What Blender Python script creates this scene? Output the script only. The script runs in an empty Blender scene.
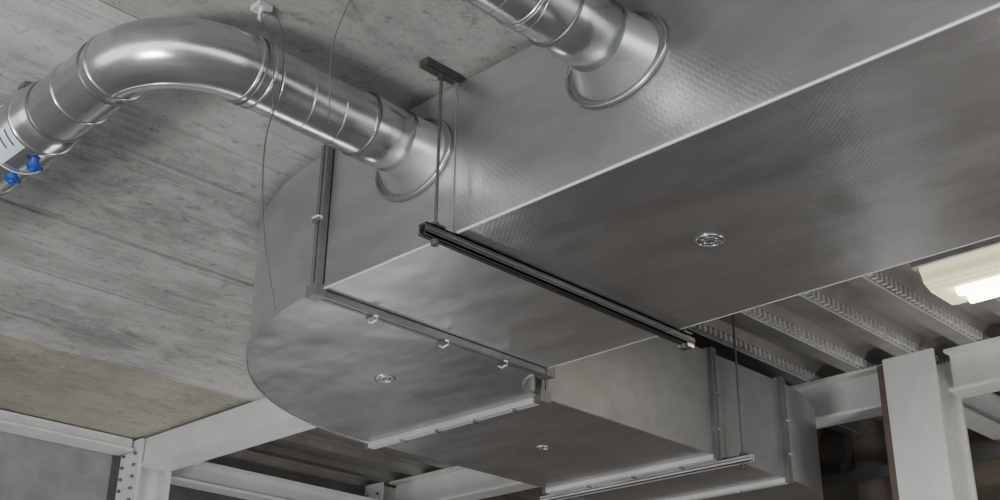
import bpy, bmesh, math, random
from mathutils import Vector, Matrix
random.seed(4)
S=1.8; H0=1.6
def W(x,y,z): return Vector((x*S,y*S,H0+z*S))
FLOOR=-H0/S

# ---------------------------------------------------------------- materials
def newmat(name):
    m=bpy.data.materials.new(name); m.use_nodes=True
    nt=m.node_tree; b=nt.nodes['Principled BSDF']; return m,nt,b
def ramp(nt,stops):
    r=nt.nodes.new('ShaderNodeValToRGB'); cr=r.color_ramp
    while len(cr.elements)<len(stops): cr.elements.new(0.5)
    for e,(p,c) in zip(cr.elements,stops):
        e.position=p; e.color=(c[0],c[1],c[2],1) if not isinstance(c,(int,float)) else (c,c,c,1)
    return r
def noise(nt,co,scale,detail=4,mapscale=None,rot=None,rough=.5,dist=0):
    n=nt.nodes.new('ShaderNodeTexNoise'); n.inputs['Scale'].default_value=scale
    n.inputs['Detail'].default_value=detail; n.inputs['Roughness'].default_value=rough
    n.inputs['Distortion'].default_value=dist
    if mapscale or rot:
        m=nt.nodes.new('ShaderNodeMapping')
        if mapscale: m.inputs['Scale'].default_value=mapscale
        if rot: m.inputs['Rotation'].default_value=rot
        nt.links.new(co,m.inputs['Vector']); co=m.outputs[0]
    nt.links.new(co,n.inputs['Vector']); return n
def mix(nt,a,b,f,mode='MIX'):
    m=nt.nodes.new('ShaderNodeMix'); m.data_type='RGBA'; m.blend_type=mode
    for v,i in ((f,0),(a,6),(b,7)):
        if isinstance(v,bpy.types.NodeSocket): nt.links.new(v,m.inputs[i])
        elif isinstance(v,(tuple,list)): m.inputs[i].default_value=(*v,1)
        else: m.inputs[i].default_value=v
    return m.outputs[2]
def bump(nt,b,h,strength,dist=.01,prev=None):
    n=nt.nodes.new('ShaderNodeBump'); n.inputs['Strength'].default_value=strength
    n.inputs['Distance'].default_value=dist
    nt.links.new(h,n.inputs['Height'])
    if prev: nt.links.new(prev.outputs[0],n.inputs['Normal'])
    nt.links.new(n.outputs[0],b.inputs['Normal']); return n
def obj_co(nt): return nt.nodes.new('ShaderNodeTexCoord').outputs['Object']

def sheet(name,c1,c2,rough=.36,metal=.9,scrim=False,wav=.35,scr=.25,spread=.12):
    m,nt,b=newmat(name); co=obj_co(nt)
    n1=noise(nt,co,1.3,5,rough=.6); r1=ramp(nt,[(.3,c1),(.7,c2)]); nt.links.new(n1.outputs[0],r1.inputs[0])
    n2=noise(nt,co,6,8,mapscale=(1,.25,1),rough=.7); r2=ramp(nt,[(.40,.88),(.6,1.0)]); nt.links.new(n2.outputs[0],r2.inputs[0])
    col=mix(nt,r1.outputs[0],r2.outputs[0],1.0,'MULTIPLY')
    n3=noise(nt,co,13,8,mapscale=(1,.5,1.4),rot=(.3,.4,.8),rough=.8); r3=ramp(nt,[(.61,0),(.69,1)]); nt.links.new(n3.outputs[0],r3.inputs[0])
    sc=nt.nodes.new('ShaderNodeMath'); sc.operation='MULTIPLY'; sc.inputs[1].default_value=scr
    nt.links.new(r3.outputs[0],sc.inputs[0])
    col=mix(nt,col,(.8,.79,.78),sc.outputs[0])
    nt.links.new(col,b.inputs['Base Color'])
    b.inputs['Metallic'].default_value=metal
    rr=nt.nodes.new('ShaderNodeMapRange'); rr.inputs['To Min'].default_value=rough-.06; rr.inputs['To Max'].default_value=rough+spread
    nt.links.new(n2.outputs[0],rr.inputs['Value']); nt.links.new(rr.outputs[0],b.inputs['Roughness'])
    w=noise(nt,co,2.2,2); bp=bump(nt,b,w.outputs[0],wav,.05)
    f=noise(nt,co,45,5); bp=bump(nt,b,f.outputs[0],.06,.005,bp)
    if scrim:
        for rot in (.785,-.785):
            mp=nt.nodes.new('ShaderNodeMapping'); mp.inputs['Rotation'].default_value=(.5,.3,rot); nt.links.new(co,mp.inputs['Vector'])
            wv=nt.nodes.new('ShaderNodeTexWave'); wv.inputs['Scale'].default_value=24; wv.inputs['Distortion'].default_value=1.2
            wv.inputs['Detail Scale'].default_value=.4
            nt.links.new(mp.outputs[0],wv.inputs['Vector']); bp=bump(nt,b,wv.outputs[0],.04,.003,bp)
    return m
M_duct=sheet('foil_faced_duct_sheet',(.55,.545,.545),(.68,.67,.67),.29,.93,True,.26,.35)
M_duct_lit=sheet('foil_sheet_lit_tone',(.58,.575,.57),(.68,.675,.67),.32,.9,False,.22,.35)  # lighter sheet copy: brightness of the tilted section put into the colour
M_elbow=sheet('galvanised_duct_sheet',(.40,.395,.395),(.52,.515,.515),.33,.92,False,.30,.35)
M_cross=sheet('galvanised_cross_run_dimmed',(.33,.33,.34),(.42,.42,.43),.46,.82,False,.25,.3)  # darkened sheet copy: base colour holds down lamp glow on the faces
M_pipe=sheet('spiral_galvanised_steel',(.52,.53,.54),(.66,.67,.68),.20,.96,False,.05,.06)
M_bright=sheet('bright_foil_tape',(.80,.80,.79),(.9,.9,.9),.4,.4,False,.1)
M_flange=sheet('flange_steel',(.18,.18,.18),(.30,.30,.30),.42,.7,False,.1)
M_flangeL=sheet('flange_galvanised',(.68,.68,.68),(.82,.82,.81),.38,.45,False,.1)
M_deck=sheet('deck_galvanised',(.30,.29,.275),(.50,.48,.46),.42,.7,False,.1)
def plain(name,c,rough=.5,metal=0,var=.15,sc=8,bs=.1):
    m,nt,b=newmat(name); co=obj_co(nt)
    n=noise(nt,co,sc,6,rough=.65)
    r=ramp(nt,[(.3,tuple(x*(1-var) for x in c)),(.7,tuple(min(1,x*(1+var)) for x in c))]); nt.links.new(n.outputs[0],r.inputs[0])
    nt.links.new(r.outputs[0],b.inputs['Base Color']); b.inputs['Roughness'].default_value=rough; b.inputs['Metallic'].default_value=metal
    bump(nt,b,n.outputs[0],bs,.005); return m
M_black=plain('dark_strut_steel',(.11,.105,.10),.4,.5)
M_rod=plain('threaded_rod_steel',(.16,.155,.15),.4,.7)
M_white=plain('white_painted_steel',(.68,.68,.67),.45,0,.08,5)
M_red=plain('dark_reddish_strip',(.12,.085,.075),.6)
M_blue=plain('blue_plastic',(.02,.08,.36),.35)
M_label=plain('label_film',(.62,.66,.70),.4)
M_wall=plain('grey_block_wall',(.24,.24,.24),.85,0,.25,3)
M_wall2=plain('dark_plaster_wall',(.16,.155,.15),.85,0,.25,3)
M_brown=plain('brown_board',(.17,.14,.115),.8,0,.3,3)
M_floor=plain('concrete_floor',(.30,.297,.295),.7,0,.35,.7)
M_wire=plain('wire_steel',(.12,.12,.12),.5,.6)
M_housing=plain('lamp_housing',(.45,.45,.42),.5)
m,nt,b=newmat('lamp_diffuser'); co=obj_co(nt)
wv=nt.nodes.new('ShaderNodeTexWave'); wv.inputs['Scale'].default_value=9; wv.bands_direction='X'; nt.links.new(co,wv.inputs['Vector'])
r=ramp(nt,[(0,(.80,.70,.38)),(1,(1,.94,.68))]); nt.links.new(wv.outputs[0],r.inputs[0]); nt.links.new(r.outputs[0],b.inputs['Base Color'])
nt.links.new(r.outputs[0],b.inputs['Emission Color']); b.inputs['Emission Strength'].default_value=.8; M_diff=m
m,nt,b=newmat('lamp_tube'); b.inputs['Emission Color'].default_value=(1,.97,.80,1); b.inputs['Emission Strength'].default_value=12; M_tube=m

def concrete(name,base,streak,contrast,bandscale,white=.5,board=.3):
    m,nt,b=newmat(name); co=obj_co(nt)
    lo=tuple(x*(1-contrast) for x in base); hi=tuple(x*(1+contrast*.8) for x in base)
    big=noise(nt,co,.8,8,rough=.68); r=ramp(nt,[(.38,lo),(.5,base),(.62,hi)]); nt.links.new(big.outputs[0],r.inputs[0])
    st=noise(nt,co,bandscale,4,mapscale=(.10,1.0,1),rough=.55,dist=.2)
    rs=ramp(nt,[(.34,1-streak),(.5,1),(.66,1)]); nt.links.new(st.outputs[0],rs.inputs[0])
    c=mix(nt,r.outputs[0],rs.outputs[0],.7,'MULTIPLY')
    # irregular formwork tone bands
    bn=noise(nt,co,2.6,3,mapscale=(.035,1,.0),rough=.6)
    rb=ramp(nt,[(.38,1-board),(.46,1-board*.35),(.47,1-board*1.5),(.485,1),(.56,1),(.565,1-board*1.3),(.575,1-board*.3),(.65,1)]); nt.links.new(bn.outputs[0],rb.inputs[0])
    msk=noise(nt,co,1.6,6,rough=.75); rm=ramp(nt,[(.40,.15),(.58,1)]); nt.links.new(msk.outputs[0],rm.inputs[0])
    c=mix(nt,c,mix(nt,c,rb.outputs[0],1.0,'MULTIPLY'),rm.outputs[0])
    # laitance blooms and stains
    wh=noise(nt,co,2.2,10,mapscale=(.9,1.5,1),rough=.84)
    rw=ramp(nt,[(.47,0),(.54,white*.5),(.62,white)]); nt.links.new(wh.outputs[0],rw.inputs[0])
    c=mix(nt,c,tuple(min(1,x*1.45) for x in base),rw.outputs[0])
    dk=noise(nt,co,1.5,9,mapscale=(.55,1.3,1),rot=(0,0,.05),rough=.8,dist=.5); rd=ramp(nt,[(.36,.58),(.47,1)]); nt.links.new(dk.outputs[0],rd.inputs[0])
    c=mix(nt,c,rd.outputs[0],.8,'MULTIPLY')
    sp=noise(nt,co,14,7,rough=.85); rp=ramp(nt,[(.36,.45),(.45,1)]); nt.links.new(sp.outputs[0],rp.inputs[0])
    c=mix(nt,c,rp.outputs[0],.8,'MULTIPLY')
    nt.links.new(c,b.inputs['Base Color']); b.inputs['Roughness'].default_value=.85
    bp=bump(nt,b,wh.outputs[0],.25,.02); bump(nt,b,sp.outputs[0],.35,.012,bp)
    return m
M_c1=concrete('concrete_smooth',(.31,.303,.29),.10,.30,3,.55,.10)
M_c2=concrete('concrete_board_marked',(.42,.414,.40),.20,.26,5,.6,.30)
M_c3=concrete('concrete_ochre',(.34,.325,.275),.08,.26,2,.3,.05)

# ---------------------------------------------------------------- mesh helpers (unit coords)
class MB:
    def __init__(s): s.v=[];s.f=[];s.m=[];s.sm=[];s.mats=[]
    def mi(s,mat):
        if mat not in s.mats: s.mats.append(mat)
        return s.mats.index(mat)
    def add(s,verts,faces,mat,smooth=False):
        o=len(s.v); s.v+=[tuple(v) for v in verts]; k=s.mi(mat)
        for f in faces: s.f.append([o+i for i in f]); s.m.append(k); s.sm.append(smooth)
    def box(s,a,b,mat,bev=0):
        (x0,y0,z0),(x1,y1,z1)=a,b
        x0,x1=sorted((x0,x1));y0,y1=sorted((y0,y1));z0,z1=sorted((z0,z1))
        v=[(x0,y0,z0),(x1,y0,z0),(x1,y1,z0),(x0,y1,z0),(x0,y0,z1),(x1,y0,z1),(x1,y1,z1),(x0,y1,z1)]
        s.add(v,[(0,3,2,1),(4,5,6,7),(0,1,5,4),(1,2,6,5),(2,3,7,6),(3,0,4,7)],mat)
    def cyl(s,p,q,r,mat,n=16,r2=None,caps=True):
        p=Vector(p);q=Vector(q);t=(q-p).normalized(); r2=r if r2 is None else r2
        a=t.orthogonal().normalized(); b=t.cross(a)
        v=[]
        for c,rr in ((p,r),(q,r2)):
            for i in range(n):
                th=2*math.pi*i/n; v.append(c+rr*(math.cos(th)*a+math.sin(th)*b))
        s.add(v,[(i,(i+1)%n,n+(i+1)%n,n+i) for i in range(n)],mat,True)
        if caps: 
            s.add(v[:n],[tuple(range(n))[::-1]],mat); s.add(v[n:],[tuple(range(n))],mat)
    def sweep(s,pts,radii,mat,n=40,closed=False):
        rings=[];L=len(pts); pts=[Vector(p) for p in pts]
        for i,p in enumerate(pts):
            if closed: t=(pts[(i+1)%L]-pts[i-1]).normalized()
            else: t=(pts[min(i+1,L-1)]-pts[max(i-1,0)]).normalized()
            up=Vector((0,0,1)) if abs(t.z)<.95 else Vector((1,0,0))
            a=t.cross(up).normalized(); b=a.cross(t)
            r=radii[i] if isinstance(radii,(list,tuple)) else radii
            rings+= [p+r*(math.cos(2*math.pi*j/n)*a+math.sin(2*math.pi*j/n)*b) for j in range(n)]
        f=[]
        for i in range(L if closed else L-1):
            k=(i+1)%L
            for j in range(n):
                f.append((i*n+j,i*n+(j+1)%n,k*n+(j+1)%n,k*n+j))
        s.add(rings,f,mat,True)
    def obj(s,name,parent=None):
        me=bpy.data.meshes.new(name); me.from_pydata([W(*v) for v in s.v],[],s.f)
        for m in s.mats: me.materials.append(m)
        for p,k,sm in zip(me.polygons,s.m,s.sm): p.material_index=k; p.use_smooth=sm
        bm=bmesh.new(); bm.from_mesh(me); bmesh.ops.recalc_face_normals(bm,faces=bm.faces); bm.to_mesh(me); bm.free()
        o=bpy.data.objects.new(name,me); bpy.context.collection.objects.link(o)
        if parent: o.parent=parent
        return o
def empty(name):
    e=bpy.data.objects.new(name,None); e.empty_display_size=.1; bpy.context.collection.objects.link(e); return e

# ---------------------------------------------------------------- room shell
m=MB(); m.box((-4,-4,FLOOR-.1),(6,6,FLOOR),M_floor); m.obj('floor')
m=MB()
edges=[-3,-2,-1.03,-.06,.91,1.88,2.85,3.82,4.74]
for i in range(len(edges)-1):
    mat=[M_c1,M_c1,M_c1,M_c1,M_c1,M_c2,M_c2,M_c3][i]
    dz=[0,.004,0,.003,0,.004,0,.006][i]
    m.box((-3,edges[i]+.005,1.365+dz),(2.60,edges[i+1]-.005,1.62),mat)
m.box((-3,-3,1.395),(2.6,4.74,1.61),M_c1)
m.obj('ceiling')
# corrugated deck
m=MB(); prof=[];y=-3.07
while y<5.2:
    prof+=[(y,1.575),(y+.075,1.575),(y+.095,1.545),(y+.105,1.545),(y+.12,1.515),(y+.185,1.515),(y+.20,1.545),(y+.21,1.545)]; y+=.23
x0,x1=2.6,5.0
v=[];f=[]
for (yy,zz) in prof: v+=[(x0,yy,zz),(x1,yy,zz)]
for i in range(len(prof)-1): f.append((2*i,2*i+1,2*i+3,2*i+2))
m.add(v,f,M_deck)
m.box((2.6,-3,1.60),(5,5.2,1.64),M_c1)
y=-3.07
while y<5.1:
    x=2.8
    if .5<y<2.8:
        while x<4.7:
            m.box((x,y+.098,1.519),(x+.013,y+.1170,1.545),M_flangeL); x+=.032
        m.box((2.7,y+.119,1.5125),(4.9,y+.124,1.5165),M_flangeL)
    y+=.23
m.obj('ceiling_metal_deck')
m=MB(); m.box((-3,5.15,FLOOR),(5.05,5.25,1.64),M_wall2); m.box((-3,4.78,FLOOR),(2.45,4.86,1.62),M_wall); m.obj('wall_north')
m=MB(); m.box((4.95,-3,FLOOR),(5.05,5.15,1.64),M_brown); m.obj('wall_east')
m=MB(); m.box((1.9,-3.1,FLOOR),(5.05,-3.0,1.64),M_wall); m.obj('daylight_block_south')  # unseen wall added to block daylight from the south
e=empty('partition_stud_frame'); m=MB()
for yy in (1.15,1.45,1.75,2.15,2.35,2.62,2.9):
    m.box((4.86,yy,FLOOR),(4.94,yy+.035,1.50),M_white if yy in(2.35,1.45) else M_flange)
for zz in (1.28,1.05):
    m.box((4.85,1.1,zz),(4.86,3,zz+.05),M_flange)
m.obj('studs_and_rails',e)

# ---------------------------------------------------------------- steelwork
def ibeam(m,axis,c,lo,hi,z0,z1,w,mat,tf=.012,tw=.01):
    def bx(a0,a1,zz0,zz1):
        if axis=='Y': m.box((a0,lo,zz0),(a1,hi,zz1),mat)
        else: m.box((lo,a0,zz0),(hi,a1,zz1),mat)
    bx(c-w/2,c+w/2,z0,z0+tf); bx(c-w/2,c+w/2,z1-tf,z1); bx(c-tw/2,c+tw/2,z0+tf,z1-tf)
def bolts(m,pts,axis,r=.007):
    for p in pts:
        q=Vector(p)+ (Vector((-.012,0,0)) if axis=='X' else Vector((0,-.012,0)))
        m.cyl(p,q,r,M_flange,6)
m=MB(); m.box((2.50,3.0,1.245),(2.62,4.62,1.364),M_white); m.box((2.49,3.0,1.243),(2.63,4.62,1.255),M_white); m.obj('steel_beam')
m=MB(); m.box((-3,4.66,1.315),(2.47,4.76,1.364),M_white); m.box((-3,4.64,1.31),(2.47,4.77,1.32),M_white); m.obj('steel_beam.001')
m=MB(); ibeam(m,'X',4.72,2.66,4.05,1.235,1.34,.10,M_white); m.obj('steel_beam.002')
m=MB(); ibeam(m,'Y',4.17,-1,1.78,1.352,1.514,.11,M_white); ibeam(m,'Y',4.17,2.02,4.9,1.352,1.514,.11,M_white); m.obj('steel_beam.003')
m=MB(); ibeam(m,'X',1.9,4.28,4.95,1.36,1.50,.10,M_white); m.obj('steel_beam.004')
def column(name,x,y,w,d,ztop,pr=False):
    m=MB()
    m.box((x-d/2,y-w/2,FLOOR),(x-d/2+.014,y+w/2,ztop),M_white)
    m.box((x+d/2-.014,y-w/2,FLOOR),(x+d/2,y+w/2,ztop),M_white)
    m.box((x-d/2+.014,y-.006,FLOOR),(x+d/2-.014,y+.006,ztop),M_white)
    m.box((x-d/2-.02,y-w/2-.02,FLOOR),(x+d/2+.02,y+w/2+.02,FLOOR+.02),M_white)
    if pr: m.box((x-d/2-.001,y+w/2,FLOOR+.02),(x-d/2+.02,y+w/2+.025,ztop-.02),M_red)  # dark reddish strip standing in for the web recess
    pts=[(x-d/2,y+s*w*.3,z) for z in (ztop-.06,ztop-.11,ztop-.16,ztop-.21,ztop-.26) for s in (-1,1)]
    if not pr: bolts(m,pts,'X')
    return m.obj(name)
column('steel_column',2.56,4.68,.16,.16,1.36)
column('steel_column.001',4.17,1.90,.20,.20,1.514,True)
column('steel_column.002',4.17,5.0,.14,.16,1.514)

# ---------------------------------------------------------------- main rectangular duct
ZB,ZT=1.0,1.348; XA,XB=1.45,2.177
E=empty('rectangular_air_duct')
m=MB(); m.box((XA,-1.6,ZB),(XB,1.574,ZT),M_duct); o=m.obj('main_run',E)
bv=o.modifiers.new('bev','BEVEL'); bv.width=.008; bv.segments=2
m=MB(); m.box((XA+.0003,1.575,ZB+.0003),(XB-.0003,1.985,ZT-.0003),M_duct_lit); o=m.obj('connecting_section',E)
bv=o.modifiers.new('bev','BEVEL'); bv.width=.004; bv.segments=2
C1=(2.34,2.0)
def elbow(m,c,ri,ro,a0,a1,mat,n=40,side=None):
    A=[a0+(a1-a0)*i/n for i in range(n+1)]
    P=lambda r,a,z:(c[0]+r*math.cos(a),c[1]+r*math.sin(a),z)
    for rr in (ri,ro):
        v=[];[v.extend([P(rr,a,ZB),P(rr,a,ZT)]) for a in A]
        m.add(v,[(2*i,2*i+1,2*i+3,2*i+2) for i in range(n)],side or mat,True)
    for z in (ZB,ZT):
        v=[];[v.extend([P(ri,a,z),P(ro,a,z)]) for a in A]
        m.add(v,[(2*i,2*i+1,2*i+3,2*i+2) for i in range(n)],mat)
RI,RO=C1[0]-XB,C1[0]-XA
m=MB(); elbow(m,C1,RI,RO,math.pi,math.pi/2,M_elbow,side=M_duct_lit); m.obj('elbow',E)  # lit sides and shaded underside painted as two sheet tones
m=MB()
for rr in (RO,RI):
    pts=[(C1[0]+rr*math.cos(a),C1[1]+rr*math.sin(a),ZB) for a in [math.pi-(math.pi/2)*i/50 for i in range(51)]]
    m.sweep(pts,.0035,M_duct_lit,8)
m.obj('elbow_lock_seam',E)
YA,YB=2.0+RI,2.0+RO
m=MB(); m.box((2.345,YA,ZB),(3.585,YB,ZT),M_cross)
m.box((2.35,YA+.003,ZB-.0008),(3.58,YB-.003,ZB),M_elbow); m.obj('cross_run',E)  # thin underside sheet keeps the elbow tone, only the sides are dimmed
C2=(3.59,YB+.15)
m=MB(); elbow(m,C2,.15,.15+YB-YA,-math.pi/2,0,M_elbow); 
m.box((C2[0]+.15,C2[1],ZB),(C2[0]+.15+YB-YA,C2[1]+.4,ZT),M_elbow); m.obj('far_elbow',E)
m=MB(); m.sweep([(XA+.001,-1.6,ZB+.001),(XA+.001,1.56,ZB+.001)],.0032,M_bright,8)
m.sweep([(XA+.001,1.60,ZB+.001),(XA+.001,1.985,ZB+.001)],.0024,M_bright,8)
m.sweep([(XB-.001,-1.6,ZB+.001),(XB-.001,1.985,ZB+.001)],.0016,M_flangeL,8)
m.obj('edge_tape',E)
def flangeY(m,y,x0,x1,mat,p=.016):
    for s0,s1 in ((-.013,-.002),(.002,.013)):
        a,b=y+s0,y+s1
        m.box((x0-p,a,ZB-p),(x0,b,ZT+p*.8),mat); m.box((x1,a,ZB-p),(x1+p,b,ZT+p*.8),mat)
        m.box((x0,a,ZB-p),(x1,b,ZB),mat); m.box((x0,a,ZT),(x1,b,ZT+p*.8),mat)
    m.box((x0-p*.7,y-.002,ZB-p*.7),(x1+p*.7,y+.002,ZB),M_black); m.box((x0-p*.7,y-.002,ZB-p*.7),(x0,y+.002,ZT),M_black)
def flangeX(m,x,y0,y1,mat,p=.016,matv=None):
    matv=matv or mat
    for s0,s1 in ((-.013,-.002),(.002,.013)):
        a,b=x+s0,x+s1
        m.box((a,y0-p,ZB-p),(b,y0,ZT+p*.8),matv); m.box((a,y1,ZB-p),(b,y1+p,ZT+p*.8),matv)
        m.box((a,y0,ZB-p),(b,y1,ZB),mat); m.box((a,y0,ZT),(b,y1,ZT+p*.8),mat)
def clip(m,p,ax):
    x,y,z=p
    if ax=='bY':
        m.box((x-.005,y-.015,z-.006),(x+.005,y+.015,z-.001),M_pipe)
        m.sweep([(x,y-.014,z-.003),(x,y-.024,z-.007),(x,y-.022,z-.016),(x,y-.004,z-.019),(x,y+.008,z-.012)],.0024,M_flangeL,8)
    if ax=='bX':
        m.box((x-.015,y-.005,z-.006),(x+.015,y+.005,z-.001),M_pipe); m.cyl((x-.015,y,z-.005),(x-.022,y,z-.005),.003,M_flangeL,8)
    if ax=='sY':
        m.box((x-.008,y-.014,z-.005),(x-.001,y+.014,z+.005),M_pipe)
        m.sweep([(x-.004,y-.014,z),(x-.01,y-.024,z),(x-.018,y-.020,z),(x-.018,y,z)],.0024,M_flangeL,8)
m=MB(); flangeY(m,2.0,XA,XB,M_flange)
for x in (1.60,1.82,2.02): clip(m,(x,2.0,ZB-.016),'bY')
clip(m,(XA-.016,2.0,1.165),'sY')
for cx,cy in ((XA-.012,2.0),(XB+.006,2.0)): m.box((cx-.010,cy-.018,ZB-.019),(cx+.020,cy+.018,ZB+.010),M_flange)
flangeX(m,2.345,YA,YB,M_flangeL,matv=M_flange)  # bottom bars paler than uprights: their lit look is put into the colour
for y in (2.26,2.42,2.58,2.74): clip(m,(2.345,y,ZB-.016),'bX')
m.box((2.325,YA-.019,ZB-.019),(2.365,YA+.010,ZB+.016),M_flange)
flangeX(m,3.17,YA,YB,M_flangeL,matv=M_flange)
for y in (2.3,2.5,2.7): clip(m,(3.17,y,ZB-.016),'bX')
flangeX(m,3.59,YA,YB,M_flangeL,matv=M_flange)
for y in (2.35,2.6): clip(m,(3.59,y,ZB-.016),'bX')
for x in (3.17,3.59):
    for z in (1.08,1.2): m.box((x-.013,YA-.022,z-.004),(x+.013,YA-.015,z+.004),M_pipe)
m.obj('joint_flanges',E)
m=MB()
for (x,y) in ((1.812,1.218),(1.945,2.358),(2.735,2.515)):
    r=.027 if x<2.5 else .02
    for rr,t in ((r,.0022),(r*.55,.002)):
        m.sweep([(x+rr*math.cos(a),y+rr*math.sin(a),ZB-.001) for a in [2*math.pi*i/32 for i in range(32)]],t,M_pipe,8,closed=True)
    m.cyl((x,y,ZB),(x,y,ZB-.003),r*.28,M_flange,12)
    for a in (.3,1.35,2.4): 
        d=Vector((math.cos(a),math.sin(a),0))*r*.8; p=Vector((x,y,ZB-.001)); m.cyl(p-d,p+d,.0014,M_pipe,6)
    m.cyl((x,y,ZB),(x,y,ZB-.0012),r*.98,M_elbow,32)
m.obj('inspection_plugs',E)

# ---------------------------------------------------------------- spiral ducts
PZ=1.237; PR=.066
M_shoe=sheet('bright_galvanised_saddle',(.74,.74,.73),(.84,.84,.83),.30,.9,False,.08,.1)
def shoe(m,yc,mat,x0=1.385):
    n=48; rings=[]
    K=8
    for k in range(K+1):
        t=k/K; e=t**1.2
        x=x0+(XA-.002-x0)*t
        ry=PR+(.102-PR)*e; rz=PR+(.078-PR)*e; zc=PZ+(1.213-PZ)*e
        rings+=[(x,yc+ry*math.cos(2*math.pi*j/n),zc+rz*math.sin(2*math.pi*j/n)) for j in range(n)]
    f=[(i*n+j,i*n+(j+1)%n,(i+1)*n+(j+1)%n,(i+1)*n+j) for i in range(K) for j in range(n)]
    m.add(rings,f,M_shoe,True)
    v=[]
    for x,ry,rz in ((XA-.006,.100,.076),(XA-.006,.117,.088),(XA-.0005,.119,.090)):
        v+=[(x,yc+ry*math.cos(2*math.pi*j/n),1.213+rz*math.sin(2*math.pi*j/n)) for j in range(n)]
    m.add(v,[(i*n+j,i*n+(j+1)%n,(i+1)*n+(j+1)%n,(i+1)*n+j) for i in range(2) for j in range(n)],M_flange,True)
    m.sweep([(XA-.006,yc+.115*math.cos(a),1.213+.086*math.sin(a)) for a in [2*math.pi*j/n for j in range(n)]],.0035,M_pipe,8,closed=True)
def band(m,p,t,r,w=.006,h=.004,mat=None):
    p=Vector(p);t=Vector(t).normalized()
    m.sweep([p-t*w,p-t*w*.6,p+t*w*.6,p+t*w],[r,r+h,r+h,r],mat or M_pipe,40)
def helix(m,p,q,r,pitch,t=.0013):
    p=Vector(p);q=Vector(q);d=(q-p);L=d.length;d.normalize();a=d.orthogonal().normalized();b=d.cross(a)
    n=int(L/pitch*28); pts=[p+d*L*i/n+r*(math.cos(2*math.pi*L*i/n/pitch)*a+math.sin(2*math.pi*L*i/n/pitch)*b) for i in range(n+1)]
    m.sweep(pts,t,M_pipe,5)
E1=empty('spiral_duct')
R=.17; pts=[(1.39,1.70,PZ),(1.2,1.70,PZ),(1.02,1.70,PZ)]
for i in range(1,33):
    a=-math.pi/2-(math.pi/2)*i/32; pts.append((1.02+R*math.cos(a),1.87+R*math.sin(a),PZ))
pts+=[(.85,2.0,PZ),(.85,2.11,PZ)]
m=MB(); m.sweep(pts,PR,M_pipe,64)
helix(m,(1.30,1.70,PZ),(1.06,1.70,PZ),PR,.075)
m.sweep([(.85,2.11,PZ),(.85,2.125,PZ),(.85,2.9,PZ)],[PR,PR+.007,PR+.007],M_pipe,64)
m.obj('pipe_run',E1)
m=MB()
for x in (1.34,1.05,1.02): band(m,(x,1.70,PZ),(1,0,0),PR,.003 if x!=1.34 else .008,.0025)
m.sweep([(1.30,1.70,PZ),(1.303,1.70,PZ),(1.395,1.70,PZ),(1.40,1.70,PZ)],[PR,PR+.003,PR+.003,PR],M_pipe,56)
band(m,(1.3,1.70,PZ),(1,0,0),PR,.003,.0035,M_rod); band(m,(1.398,1.70,PZ),(1,0,0),PR,.003,.0045,M_rod)
for y in (1.87,1.895,2.0,2.10): band(m,(.85,y,PZ),(0,1,0),PR,.003,.0025,M_rod if y in(1.895,2.10) else None)
band(m,(1.03,1.70,PZ),(1,0,0),PR,.002,.003,M_rod)
band(m,(.85,2.16,PZ),(0,1,0),PR+.007,.005); band(m,(.85,2.42,PZ),(0,1,0),PR+.007,.006)
for s in (1,-1):
    m.sweep([(p[0],p[1],PZ+s*PR) for p in pts[2:36]],.0018,M_pipe,6)
shoe(m,1.70,M_pipe); m.obj('collars',E1)
m=MB()
for (x,y) in ((.862,2.20),(.856,2.285)):
    zb=PZ-PR-.007
    m.cyl((x,y,zb+.002),(x,y,zb-.010),.009,M_blue,12); m.cyl((x,y,zb-.010),(x,y,zb-.018),.014,M_blue,8)
    m.cyl((x,y,zb-.018),(x,y,zb-.024),.007,M_blue,10)
    m.box((x-.019,y-.004,zb-.016),(x+.019,y+.004,zb-.011),M_blue)
m.obj('measuring_nipples',E1)
m=MB()
def patch(y0,y1,a0,a1,r,mat,n=10):
    v=[]
    for i in range(n+1):
        a=a0+(a1-a0)*i/n
        v+=[(.85+r*math.cos(a),y0,PZ+r*math.sin(a)),(.85+r*math.cos(a),y1,PZ+r*math.sin(a))]
    m.add(v,[(2*i,2*i+1,2*i+3,2*i+2) for i in range(n)],mat,True)
rr=PR+.0085; d=math.radians
patch(2.165,2.36,d(205),d(250),rr,M_label)
for k in range(6):
    patch(2.185+.026*k,2.190+.026*k,d(209),d(238-3*(k%3)),rr+.0008,M_black,6)
m.obj('damper_label',E1)
E2=empty('spiral_duct.001')
m=MB(); m.sweep([(.2,1.15,PZ),(1.39,1.15,PZ)],PR,M_pipe,64); helix(m,(.2,1.15,PZ),(1.28,1.15,PZ),PR,.075)
m.obj('pipe_run',E2)
m=MB()
for x in (1.34,1.2,1.1): band(m,(x,1.15,PZ),(1,0,0),PR,.004,.003)
m.sweep([(1.28,1.15,PZ),(1.283,1.15,PZ),(1.395,1.15,PZ),(1.40,1.15,PZ)],[PR,PR+.003,PR+.003,PR],M_pipe,56)
band(m,(1.28,1.15,PZ),(1,0,0),PR,.003,.0035,M_rod); band(m,(1.398,1.15,PZ),(1,0,0),PR,.003,.0045,M_rod)
shoe(m,1.15,M_pipe); m.obj('collars',E2)

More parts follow.
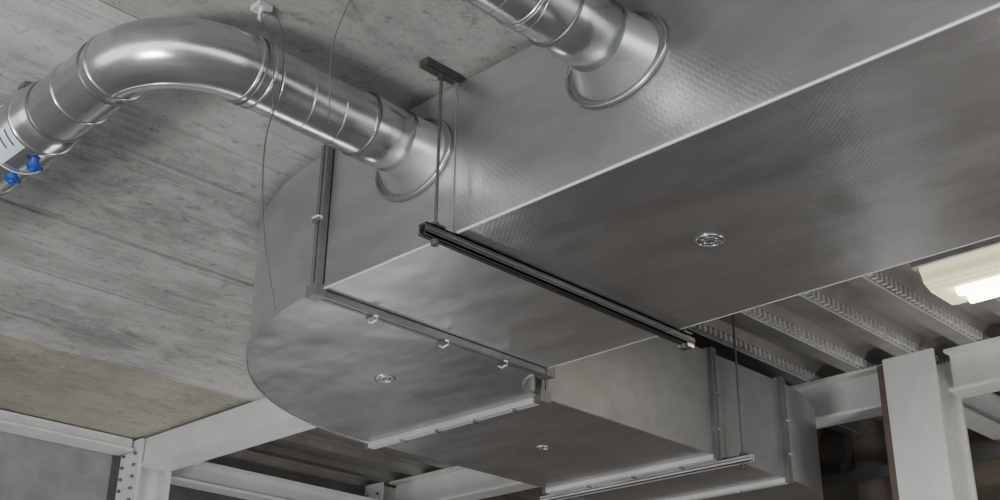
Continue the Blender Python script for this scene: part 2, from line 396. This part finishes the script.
# ---------------------------------------------------------------- trapeze hangers
def strut(m,a,b,axis,z0,z1,c,w,mat):
    t=w*.16
    def bx(l0,l1,zz0,zz1,aa=a,bb=b,mt=mat):
        if axis=='X': m.box((aa,l0,zz0),(bb,l1,zz1),mt)
        else: m.box((l0,aa,zz0),(l1,bb,zz1),mt)
    bx(c-w/2,c-w/2+t,z0,z1); bx(c+w/2-t,c+w/2,z0,z1); bx(c-w/2,c+w/2,z1-t,z1)
    bx(c-w/2,c-w/2+t*2,z0,z0+t); bx(c+w/2-t*2,c+w/2,z0,z0+t)
    bx(c-w/2-.002,c-w/2,z0+(z1-z0)*.40,z0+(z1-z0)*.55,mt=M_flange)
e=empty('trapeze_duct_hanger'); m=MB()
strut(m,1.372,2.235,'X',.975,.9985,1.575,.022,M_black)
m.obj('support_channel',e)
m=MB(); m.cyl((1.405,1.575,.962),(1.405,1.575,1.364),.0035,M_rod,10); m.cyl((2.205,1.575,.962),(2.205,1.575,1.364),.0035,M_rod,10)
for x in (1.405,2.205):
    m.cyl((x,1.575,.962),(x,1.575,.973),.009,M_rod,6); m.cyl((x,1.575,1.0),(x,1.575,1.010),.009,M_rod,6)
    m.box((x-.014,1.560,.9985),(x+.014,1.590,1.002),M_rod)
m.box((2.20,1.560,.966),(2.225,1.590,.974),M_pipe)
m.obj('rods_and_nuts',e)
m=MB(); m.box((1.355,1.562,1.349),(1.447,1.588,1.3645),M_black); m.cyl((1.405,1.575,1.349),(1.405,1.575,1.338),.009,M_black,6)
m.box((1.355,1.566,1.3485),(1.447,1.569,1.345),M_rod); m.obj('ceiling_bracket',e)
e=empty('trapeze_duct_hanger.001'); m=MB()
strut(m,2.07,2.98,'Y',.975,.999,3.236,.022,M_flangeL)
m.cyl((3.236,2.104,.96),(3.236,2.104,1.54),.0035,M_rod,10); m.cyl((3.236,2.945,.96),(3.236,2.945,1.54),.0035,M_rod,10)
m.cyl((3.236,2.104,.955),(3.236,2.104,.97),.01,M_black,6); m.cyl((3.236,2.104,1.0),(3.236,2.104,1.01),.01,M_black,6)
m.obj('channel_and_rods',e)

# ---------------------------------------------------------------- wires and clamps
def smooth_path(p,n=10):
    out=[]; P=[Vector(q) for q in p]; P=[P[0]]+P+[P[-1]]
    for i in range(1,len(P)-2):
        for k in range(n):
            t=k/n; a,b,c,d_=P[i-1:i+3]
            out.append(.5*((2*b)+(-a+c)*t+(2*a-5*b+4*c-d_)*t*t+(-a+3*b-3*c+d_)*t**3))
    out.append(P[-2]); return out
m=MB(); m.sweep(smooth_path([(1.019,1.664,1.35),(1.035,1.62,1.31),(1.05,1.615,1.19),(1.03,1.618,1.05),(1.047,1.62,.887),(1.087,1.62,.748)]),.0013,M_wire,6)
m.sweep(smooth_path([(1.019,1.664,1.35),(1.01,1.64,1.31),(1.02,1.61,1.24),(1.04,1.62,1.12)]),.0011,M_wire,6)
m.box((1.005,1.65,1.353),(1.035,1.68,1.364),M_flangeL); m.cyl((1.019,1.664,1.353),(1.019,1.664,1.33),.005,M_flangeL,10)
m.obj('hanging_wire')
m=MB(); m.sweep(smooth_path([(1.125,1.529,1.364),(1.13,1.58,1.28),(1.17,1.625,1.152)]),.0011,M_wire,6); m.obj('hanging_wire.001')
m=MB(); m.cyl((.85,2.27,1.364),(.85,2.27,1.31),.004,M_rod,8); m.box((.83,2.255,1.352),(.87,2.285,1.364),M_flange)
m.sweep([(.85+(PR+.011)*math.cos(a),2.27,PZ+(PR+.011)*math.sin(a)) for a in [2*math.pi*i/40 for i in range(40)]],.002,M_flangeL,6,closed=True)
m.obj('pipe_hanger_clamp')
# ---------------------------------------------------------------- light fitting
e=empty('fluorescent_light'); m=MB()
m.box((3.25,.60,1.474),(3.55,1.47,1.511),M_housing)
m.obj('housing',e)
m=MB()
prof=[(3.262,1.474),(3.285,1.428),(3.33,1.412),(3.47,1.412),(3.515,1.428),(3.538,1.474)]
v=[];[v.extend([(x,.62,z),(x,1.45,z)]) for x,z in prof]
m.add(v,[(2*i,2*i+1,2*i+3,2*i+2) for i in range(5)],M_diff)
m.add([(x,1.45,z) for x,z in prof],[tuple(range(6))],M_diff); m.add([(x,.62,z) for x,z in prof],[tuple(range(6))],M_diff)
m.obj('diffuser',e)
m=MB()
for x in (3.36,3.44): m.cyl((x,.66,1.412),(x,1.38,1.412),.022,M_tube,16)
m.obj('lamp_tubes',e)

# ---------------------------------------------------------------- lights
w=bpy.data.worlds.new('daylight'); bpy.context.scene.world=w; w.use_nodes=True
bg=w.node_tree.nodes['Background']; bg.inputs[0].default_value=(.94,.97,1,1); bg.inputs[1].default_value=2.45
def area(name,loc,target,size,energy,col=(1,1,1)):
    l=bpy.data.lights.new(name,'AREA'); l.shape='RECTANGLE'; l.size=size[0]; l.size_y=size[1]; l.energy=energy; l.color=col
    o=bpy.data.objects.new(name,l); bpy.context.collection.objects.link(o); o.location=W(*loc)
    o.rotation_euler=(W(*target)-W(*loc)).to_track_quat('-Z','Y').to_euler(); return o
area('fill_light',(-1.2,1.2,-.2),(1.0,2.4,1.3),(1.2,.8),165,(1,.99,.98))  # added fill from the left, aimed up at slab and ducts
area('fill_light.001',(2.6,3.6,FLOOR+.3),(2.6,3.9,1.3),(1.6,1.2),40,(1,.98,.96))  # added fill near the floor, lifts the elbow and slab from below
area('fill_light.002',(3.3,.4,FLOOR+.4),(3.9,1.7,1.4),(.8,.6),60,(1,.98,.96))  # added fill near the floor for the column and deck side

# ---------------------------------------------------------------- camera
cam=bpy.data.cameras.new('camera'); co=bpy.data.objects.new('camera',cam); bpy.context.collection.objects.link(co)
r=Vector((.7006,-.7136,.0137)).normalized(); fw=Vector((.6457,.6420,.4125)).normalized()
up=r.cross(fw).normalized(); r=fw.cross(up).normalized()
M=Matrix((r,up,-fw)).transposed().to_4x4(); M.translation=W(0,0,0); co.matrix_world=M
cam.lens=43.2; cam.sensor_width=36; cam.clip_start=.05
bpy.context.scene.camera=co
